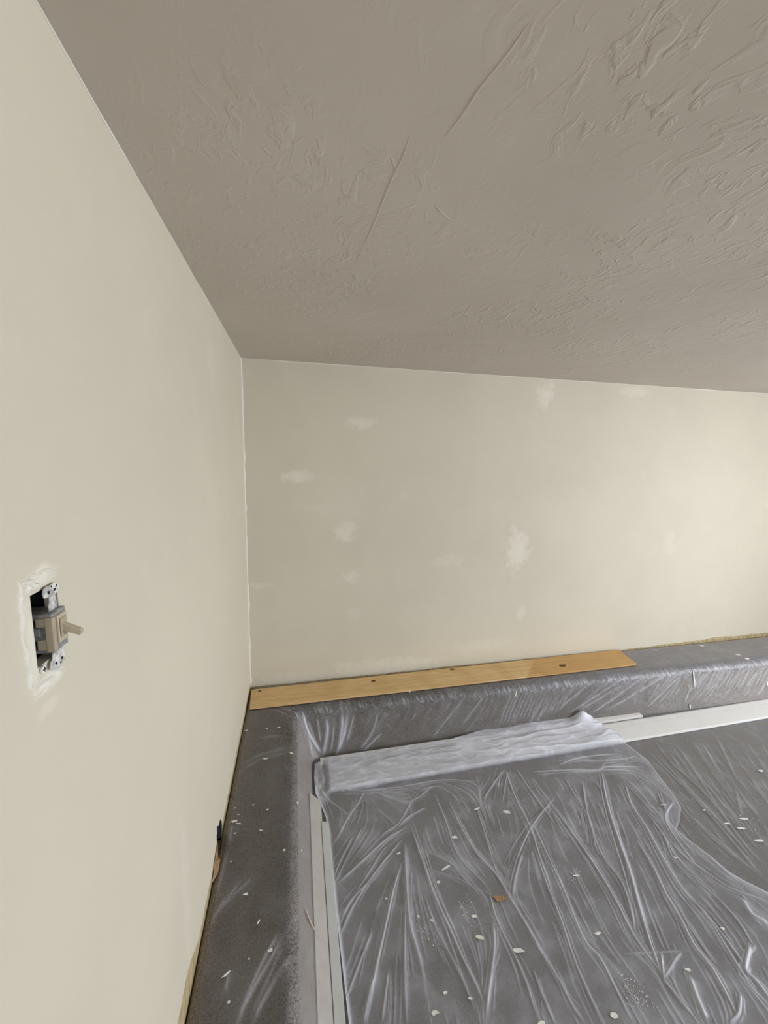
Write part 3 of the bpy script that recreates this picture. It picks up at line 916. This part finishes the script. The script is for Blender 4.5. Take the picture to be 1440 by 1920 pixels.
# finer tension lines that follow the direction of the folds round them
mid = np.array([(p[i] + p[i + 1]) / 2 for p, *_ in polys for i in range(len(p) - 1)])[:, :2]
dr = np.array([p[i + 1] - p[i] for p, *_ in polys for i in range(len(p) - 1)])[:, :2]
dr = dr / (np.linalg.norm(dr, axis=1, keepdims=True) + 1e-9); dr[dr[:, 1] > 0] *= -1
for k in range(420):
    c = np.array([rng.uniform(.47, 2.3), rng.uniform(-1.95, -.70)]); pts_ = [c]
    ln = rng.uniform(.06, .28)
    for j in range(6):
        wgt = 1 / (((mid - c) ** 2).sum(1) + 4e-4) ** 1.5
        v_ = (dr * wgt[:, None]).sum(0); v_ /= np.linalg.norm(v_) + 1e-9
        c = c + v_ * ln / 6 + rng.normal(0, .0012, 2); pts_.append(c)
    polys.append((np.array([[q[0], q[1], 0] for q in pts_]), rng.uniform(.002, .0045), rng.uniform(.0008, .003), rng.uniform(.08, .34)))
H, FO = ridge_field(SV, polys)
# where it rides over the trims it is bunched up and crumpled
front_y = np.interp(SV[:, 0], [Bf0[0], Bf1[0]], [Bf0[1], Bf1[1]])
over = np.clip((SV[:, 1] - front_y + .016) / .016, 0, 1); over = over * over * (3 - 2 * over)
over *= np.clip((SV[:, 0] - (Bf0[0] - .03)) / .03, 0, 1) * .85 + .15
wq = SV[:, :2] + .03 * np.stack([vnoise(SV[:, :2], 9, 51, 2), vnoise(SV[:, :2], 9, 52, 2)], 1)
cr = vnoise(wq * [.20, 1], 15, 21, 2); cr2 = vnoise(wq * [.30, 1], 34, 22, 2)
crease = np.abs(cr - .5) * 2; crease2 = np.abs(cr2 - .5) * 2
grow = np.clip((SV[:, 0] - 1.0) / .9, 0, 1)                      # bunched highest near its loose end
z = .010 + H * (1 - .6 * over) + over * (.0155 + (.004 + .018 * grow) * (1 - crease) + .003 * (1 - crease2))
pk = px((1090, 1345), 2, .05); z += over * .05 * np.exp(-(((SV[:, :2] - pk[:2]) / [.05, .035]) ** 2).sum(1))
z += .004 * vnoise(SV[:, :2], 8, 31, 3)
rim = np.exp(-(de / .009) ** 2) * (SV[:, 1] < -.62)
z += .006 * rim
FO = np.maximum(FO, rim * .75)
FO = np.maximum(FO, over * (.40 + .22 * grow + .22 * (1 - crease) ** 4 + .3 * (1 - crease2) ** 5))
gather = np.clip((.475 - SV[:, 0]) / .03, 0, 1) * np.clip((SV[:, 1] + .76) / .05, 0, 1)
FO = np.maximum(FO, gather * (.25 + .5 * vnoise(SV[:, :2] * [1, .5], 60, 71, 3)))
SV_g = gather * .012 * vnoise(SV[:, :2] * [1, .5], 40, 72, 2)
z += SV_g
haze = np.clip((vnoise(SV[:, :2], 5, 41, 3) - .48) * 3, 0, 1) * .10
SV[:, 2] = z
sheet = np_mesh('plastic_sheet', SV, gk, M_SHEET, None, True, {'fold': np.clip(FO + haze, 0, 1)})
tag(sheet, 'loose wrinkled clear plastic sheet bunched over the trim and spread across the floor', 'plastic sheet')

# ------------------------------------------------------------------ light switch without its cover plate
root = empty('light_switch', (0, SWY, SWZ)); root_switch = root; tag(root, 'old toggle light switch hanging out of its wall box without a cover plate', 'light switch')


def sp(mbb, name, mat, bevel=0, smooth=False, parent=None):
    o = mbb.build(name, mat, None, bevel, smooth); adopt(root, o)
    return o


X0, Y, Z = .004, SWY, SWZ
sp(MB().box(-.030, .0115, Y - .0145, Y + .0165, Z - .031, Z + .0215), 'body', M_GREY_BODY, .0012)
# moulded ribs on the side of the body
for (xa, xb, za, zb, mt) in ((-.006, .0115, .005, .016, M_IVORY), (-.006, .0115, -.026, -.012, M_IVORY), (-.008, -.002, -.008, .004, M_GREY_BODY)):
    sp(MB().box(xa, xb, Y - .0165, Y - .014, Z + za, Z + zb), 'side_rib', mt, .0006)
sp(MB().box(.004, .0135, Y - .0174, Y - .010, Z - .028, Z + .017), 'clamp_strap', M_IVORY_DARK, .001)
# yoke with plaster ears
yk = [(-.009, -.034), (-.009, .030), (-.0065, .034), (-.0065, .040), (-.016, .042), (-.018, .047), (-.016, .053), (-.009, .0555), (0, .0545), (.008, .0555), (.015, .053), (.017, .047),
      (.015, .042), (.0065, .040), (.0065, .034), (.009, .030), (.009, -.034), (.0115, -.036), (.0125, -.042), (.015, -.044), (.017, -.049), (.015, -.055), (.007, -.0575),
      (0, -.0565), (-.009, -.0575), (-.016, -.055), (-.018, -.049), (-.015, -.044), (-.0115, -.042), (-.0105, -.036)]
sp(MB().prism([(a, b) for a, b in yk], (.0035, Y + .003, Z), (0, 1, 0), (0, 0, 1), (1, 0, 0), .0016), 'yoke', M_WHITE_PAINTED, .0004)
for (dy, dz, rr_) in ((-.007, .0465, .0022), (.006, .0465, .0020), (.0, .0525, .0014), (.011, .0505, .0012), (-.006, -.0505, .0020), (.008, -.050, .0020), (.004, -.0545, .0014)):
    sp(MB().prism(circle(rr_, 10), (.0051, Y + .003 + dy, Z + dz), (0, 1, 0), (0, 0, 1), (1, 0, 0), .0004), 'screw_hole', M_BLACK)
# toggle bezel and lever
sp(MB().box(.005, .0150, Y - .0085, Y + .0125, Z - .021, Z + .0165), 'bezel', M_IVORY, .0015)
sp(MB().box(.0146, .0160, Y - .005, Y + .009, Z - .014, Z + .011), 'toggle_slot', M_IVORY_DARK, .0006)
lv = [(.012, .006), (.0355, -.0065), (.0375, -.0100), (.0345, -.0150), (.012, -.006)]
sp(MB().prism(lv, (0, Y - .0015, Z), (1, 0, 0), (0, 0, 1), (0, 1, 0), .0070), 'toggle', M_IVORY, .0012)
# box screws
for dz, dy in ((-.047, -.024),):
    sc = sp(MB().prism(circle(.0052, 14), (.0006, Y + dy, Z + dz), (0, 1, 0), (0, 0, 1), (1, 0, 0), .0028), 'screw', M_WHITE_PAINTED, .0008)
    sp(MB().box(.0030, .0038, Y + dy - .0034, Y + dy + .0034, Z + dz - .0006, Z + dz + .0006).box(.0030, .0038, Y + dy - .0006, Y + dy + .0006, Z + dz - .0034, Z + dz + .0034), 'screw_slot', M_BLACK)
# steel box in the wall
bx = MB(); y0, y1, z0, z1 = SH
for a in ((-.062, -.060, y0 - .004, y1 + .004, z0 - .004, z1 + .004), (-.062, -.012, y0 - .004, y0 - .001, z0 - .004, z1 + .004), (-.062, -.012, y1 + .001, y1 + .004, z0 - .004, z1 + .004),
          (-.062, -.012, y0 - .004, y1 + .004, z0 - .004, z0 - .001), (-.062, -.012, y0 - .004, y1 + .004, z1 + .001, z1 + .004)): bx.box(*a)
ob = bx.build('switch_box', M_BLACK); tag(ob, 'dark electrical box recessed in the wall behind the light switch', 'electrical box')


# ragged lip of old paint round the missing plate
def lip(name, pts, seed, wd, ht, mat, label):
    o = ridge_mesh(name, pts, wd, ht, mat, (1, 0, 0), wall_left, seed)
    return o


e = .0005


def ragged(ends, n, amp, seed):
    rr = np.random.default_rng(seed); a, b = map(np.array, ends)
    return [np.array((e, *(a + (b - a) * t + rr.normal(0, amp, 2)))) for t in np.linspace(0, 1, n)]


for k, (a, b, wd_) in enumerate([((SWY - .049, SWZ + .074), (SWY - .050, SWZ + .01), .0028), ((SWY - .051, SWZ + .012), (SWY - .045, SWZ - .074), .0022),
                                 ((SWY - .049, SWZ + .073), (SWY + .020, SWZ + .072), .0030), ((SWY - .045, SWZ - .072), (SWY + .026, SWZ - .071), .0034),
                                 ((SWY - .036, SWZ - .066), (SWY + .020, SWZ - .062), .0030), ((SWY - .038, SWZ + .062), (SWY - .012, SWZ + .060), .0034)]):
    lip('paint_lip', ragged((a, b), 9, .0018, 20 + k), k, wd_, .0030, M_CAULK, '')
for (xa, za, zb) in ((-.0085, .004, .014), (-.0085, -.026, -.014)):
    sp(MB().box(xa, xa + .0012, Y - .0152, Y - .0143, Z + za, Z + zb), 'moulded_groove', M_BLACK)
sp(MB().box(.0142, .0150, Y - .0062, Y - .0052, Z - .016, Z + .013), 'bezel_groove', M_BLACK)

# outlet box behind the ragged hole low on the left wall
y0, y1, z0, z1 = OH
root2 = empty('outlet_box', (0, (y0 + y1) / 2, LZ)); tag(root2, 'dark blue outlet box in the ragged hole at the foot of the left wall', 'outlet box')
bx = MB()
for a in ((-.06, -.058, y0, y1, z0, z1), (-.06, -.002, y0 - .003, y0, z0, z1), (-.06, -.002, y1, y1 + .003, z0, z1), (-.06, -.002, y0, y1, z1, z1 + .003)): bx.box(*a)
adopt(root2, bx.build('box', M_BLACK))
adopt(root2, MB().box(-.004, .006, y1 - .030, y1 - .006, LZ + .028, LZ + .078).build('receptacle', M_BLUE_BOX, bevel=.002))
adopt(root2, MB().box(-.002, .008, y0 + .010, y0 + .016, LZ + .060, LZ + .110).build('mounting_tab', M_BLUE_BOX, bevel=.001))
# torn drywall paper beside it
flap = mesh_obj('torn_paper', [(.002, -1.16, LZ + .055), (.002, -1.16, LZ - .005), (.014, -1.18, LZ + .004), (.015, -1.235, LZ + .006), (.003, -1.27, LZ + .010), (.002, -1.22, LZ + .040)],
                [(0, 1, 2, 3, 4, 5)], M_TAN, wall_left)
sol = flap.modifiers.new('thickness', 'SOLIDIFY'); sol.thickness = .0012

# ------------------------------------------------------------------ paint chips and crumbs
def chip(q, w_, l_, ang, surf, mat=M_CHIP, name='paint_chip', label=None, cat='paint chip', group=None, nudge=.0):
    """an irregular flake: w_, l_ in photo pixels, lying on 'ledge' or 'floor'"""
    if surf == 'ledge':
        k_ = np.argmin(((fpx - np.array(q)) ** 2).sum(1)); p = FV[k_]; n = FNf[k_]; p = p + n * (.0075 + nudge)
    elif surf == 'board': p = px(q, 2, bz + bt); n = np.array([0, 0, 1.]); p = p + n * .0008
    else:
        p = px(q, 2, .02); n = np.array([0, 0, 1.])
        if inside(p[None, :2], outline)[0]:
            k_ = np.argmin(((SV[:, :2] - p[:2]) ** 2).sum(1)); p = np.array([p[0], p[1], SV[k_, 2] + .0015])
        else: p = np.array([p[0], p[1], .0105])
    sc = np.linalg.norm(p - CAM) / FPX
    d = _r * math.cos(ang) + _u * math.sin(ang); d = d - (d @ n) * n; d /= np.linalg.norm(d) + 1e-9
    sd = np.cross(n, d)
    k_ = 7; top = []; w_ *= .62; l_ *= .8
    for i in range(k_):
        a = 2 * math.pi * i / k_; r_ = random.uniform(.55, 1.25)
        top.append((l_ * sc * .5 * r_ * math.cos(a), w_ * sc * .5 * r_ * math.sin(a)))
    V_ = []
    for h_ in (0, .0012):
        for i, (a, b) in enumerate(top): V_.append(d * a + sd * b + n * (h_ + .0012 * math.sin(i * 2.1)))
    F_ = [tuple(range(k_))[::-1], tuple(range(k_, 2 * k_))] + [(i, (i + 1) % k_, k_ + (i + 1) % k_, k_ + i) for i in range(k_)]
    o = mesh_obj(name, V_, F_, mat); o.location = p
    tag(o, label, cat, group)
    return o


LBL_L = 'small white paint chip on the film over the left ledge'
for q, w_, l_, a in [((438, 1543), 6, 12, .9), ((447, 1548), 4, 11, -.8), ((446, 1531), 3, 8, -.5), ((488, 1560), 4, 10, -.5), ((440, 1566), 3, 6, .8), ((461, 1679), 6, 10, 1.2), ((484, 1732), 3, 9, 1.5),
                   ((501, 1520), 4, 5, 0), ((555, 1507), 5, 6, 0), ((431, 1619), 4, 4, 0), ((506, 1785), 5, 8, 1), ((467, 1800), 3, 4, 0), ((423, 1830), 3, 14, 1.4), ((474, 1512), 3, 4, 0),
                   ((523, 1366), 4, 6, 1), ((545, 1415), 5, 7, .5), ((501, 1369), 3, 5, 0), ((460, 1371), 2, 7, .1), ((497, 1425), 3, 14, -.3), ((532, 1597), 5, 5, .3), ((562, 1597), 4, 6, -.4),
                   ((430, 1884), 4, 5, 0), ((440, 1518), 3, 4, .4)]:
    chip(q, w_, l_, a, 'ledge', label=LBL_L, group='paint chips on the left ledge')
chip((578, 1727), 6, 44, 1.45, 'ledge', M_CHIP_PINK, 'wood_sliver', 'pale pinkish sliver stuck to the face of the left ledge', 'sliver')
LBL_B = 'small white paint chip on the film over the back ledge'
for q, w_, l_, a in [((1316, 1213), 4, 8, -.2), ((1384, 1230), 5, 10, -.3), ((1401, 1236), 5, 11, -.1), ((1228, 1221), 3, 10, .1), ((768, 1300), 5, 7, .5)]:
    chip(q, w_, l_, a, 'ledge', label=LBL_B, group='paint chips on the back ledge', nudge=.001)
chip((1299, 1272), 5, 36, 1.48, 'ledge', label='long white paint sliver hanging down the face of the back ledge', cat='paint chip')
chip((1292, 1324), 4, 10, 1.5, 'ledge', label='short white paint sliver at the foot of the back ledge behind the baseboard', cat='paint chip')
chip((966, 1301), 5, 14, 1.2, 'ledge', label='white paint flake stuck to the back ledge face just below the pine board', cat='paint chip')
chip((1438, 1282), 6, 10, 1.2, 'ledge', label='white crumb clinging to the back ledge face beyond the end of the pine board', cat='paint chip')
chip((815, 1262), 3, 12, .9, 'board', label='curl of white paint lying on the pine board', cat='paint chip')
chip((935, 1682), 13, 24, -.45, 'floor', M_CHIP_TAN, 'cardboard_scrap', 'tan scrap of cardboard lying on the loose plastic sheet', 'scrap')
for q, w_, l_, a in [((822, 1652), 6, 9, .6), ((852, 1567), 9, 16, .5), ((747, 1598), 5, 12, 1.2), ((836, 1625), 5, 18, 1.3), ((950, 1520), 7, 16, -.5), ((895, 1515), 4, 15, 1.1), ((810, 1724), 6, 9, -.7),
                   ((970, 1780), 10, 20, -.8), ((900, 1755), 8, 14, 0), ((835, 1858), 6, 9, .7), ((882, 1870), 6, 9, -.7), ((1152, 1900), 9, 12, .3), ((1120, 1748), 5, 12, 1), ((1428, 1443), 5, 8, -.8),
                   ((1395, 1532), 4, 14, -.1), ((1362, 1541), 4, 12, -.2), ((1390, 1550), 4, 13, -.4), ((1422, 1573), 4, 14, .1), ((1290, 1815), 5, 9, .5), ((1015, 1917), 9, 13, 1.2), ((1267, 1607), 4, 9, -.8),
                   ((1082, 1640), 4, 14, .2), ((784, 1716), 4, 6, 0), ((725, 1683), 4, 6, 0), ((815, 1895), 8, 12, 0), ((1355, 1740), 5, 6, 0), ((890, 1715), 8, 14, .6), ((1245, 1508), 4, 10, 0), ((1320, 1516), 3, 6, 0)]:
    on_sheet = inside(px(q, 2, .02)[None, :2], outline)[0]
    chip(q, w_, l_, a, 'floor', label='small white paint chip on the ' + ('loose wrinkled plastic sheet' if on_sheet else 'flat film beyond the edge of the loose sheet'),
         group='paint chips on the loose sheet' if on_sheet else 'paint chips on the flat floor film')


# heaps of fine crumbs too small to count
def crumbs(q, rpx, n, seed, label):
    rr = np.random.default_rng(seed); c = px(q, 2, .02); sc = np.linalg.norm(c - CAM) / FPX
    Vv = []; Ff = []
    for i in range(n):
        xy = c[:2] + rr.normal(0, rpx * sc * .5, 2) * [1, 1.3]
        zz = .011
        if inside(xy[None], outline)[0]: zz = SV[np.argmin(((SV[:, :2] - xy) ** 2).sum(1)), 2] + .001
        s_ = rr.uniform(.001, .0026); b = len(Vv)
        for k_ in range(4):
            a = k_ * math.pi / 2 + rr.uniform(-.5, .5); Vv.append((xy[0] + s_ * math.cos(a) * rr.uniform(.5, 1.6), xy[1] + s_ * math.sin(a), zz))
        Vv.append((xy[0], xy[1], zz + s_ * .8))
        Ff += [(b + k_, b + (k_ + 1) % 4, b + 4) for k_ in range(4)] + [(b + 3, b + 2, b + 1, b)]
    return tag(mesh_obj('plaster_crumbs', Vv, Ff, M_CHIP), label, 'crumbs', kind='stuff')


crumbs((1190, 1862), 15, 90, 1, 'round cluster of fine white plaster crumbs on the loose plastic sheet')
crumbs((880, 1712), 15, 36, 2, 'scatter of white plaster crumbs beside the tan cardboard scrap')
crumbs((795, 1740), 16, 22, 3, 'sparse white plaster dust on the sheet between its long folds')
crumbs((1375, 1535), 32, 18, 4, 'white plaster crumbs on the flat film right of the loose sheet')
crumbs((1070, 1635), 18, 28, 5, 'white plaster crumbs in the middle of the loose sheet')


# ------------------------------------------------------------------ small pieces belong to the part that carries them
def carry(thing, part_name, piece_names):
    part = next(c for c in thing.children if c.name.split('.')[0] == part_name)
    for c in list(thing.children):
        if c.name.split('.')[0] in piece_names:
            c.parent = part; c.matrix_parent_inverse = Matrix.Identity(4)


carry(root_switch, 'yoke', ('screw_hole',))
carry(root_switch, 'screw', ('screw_slot',))
carry(root_switch, 'body', ('side_rib', 'moulded_groove'))
carry(root_switch, 'bezel', ('toggle_slot', 'bezel_groove'))
carry(root_board, 'plank', ('knot',))
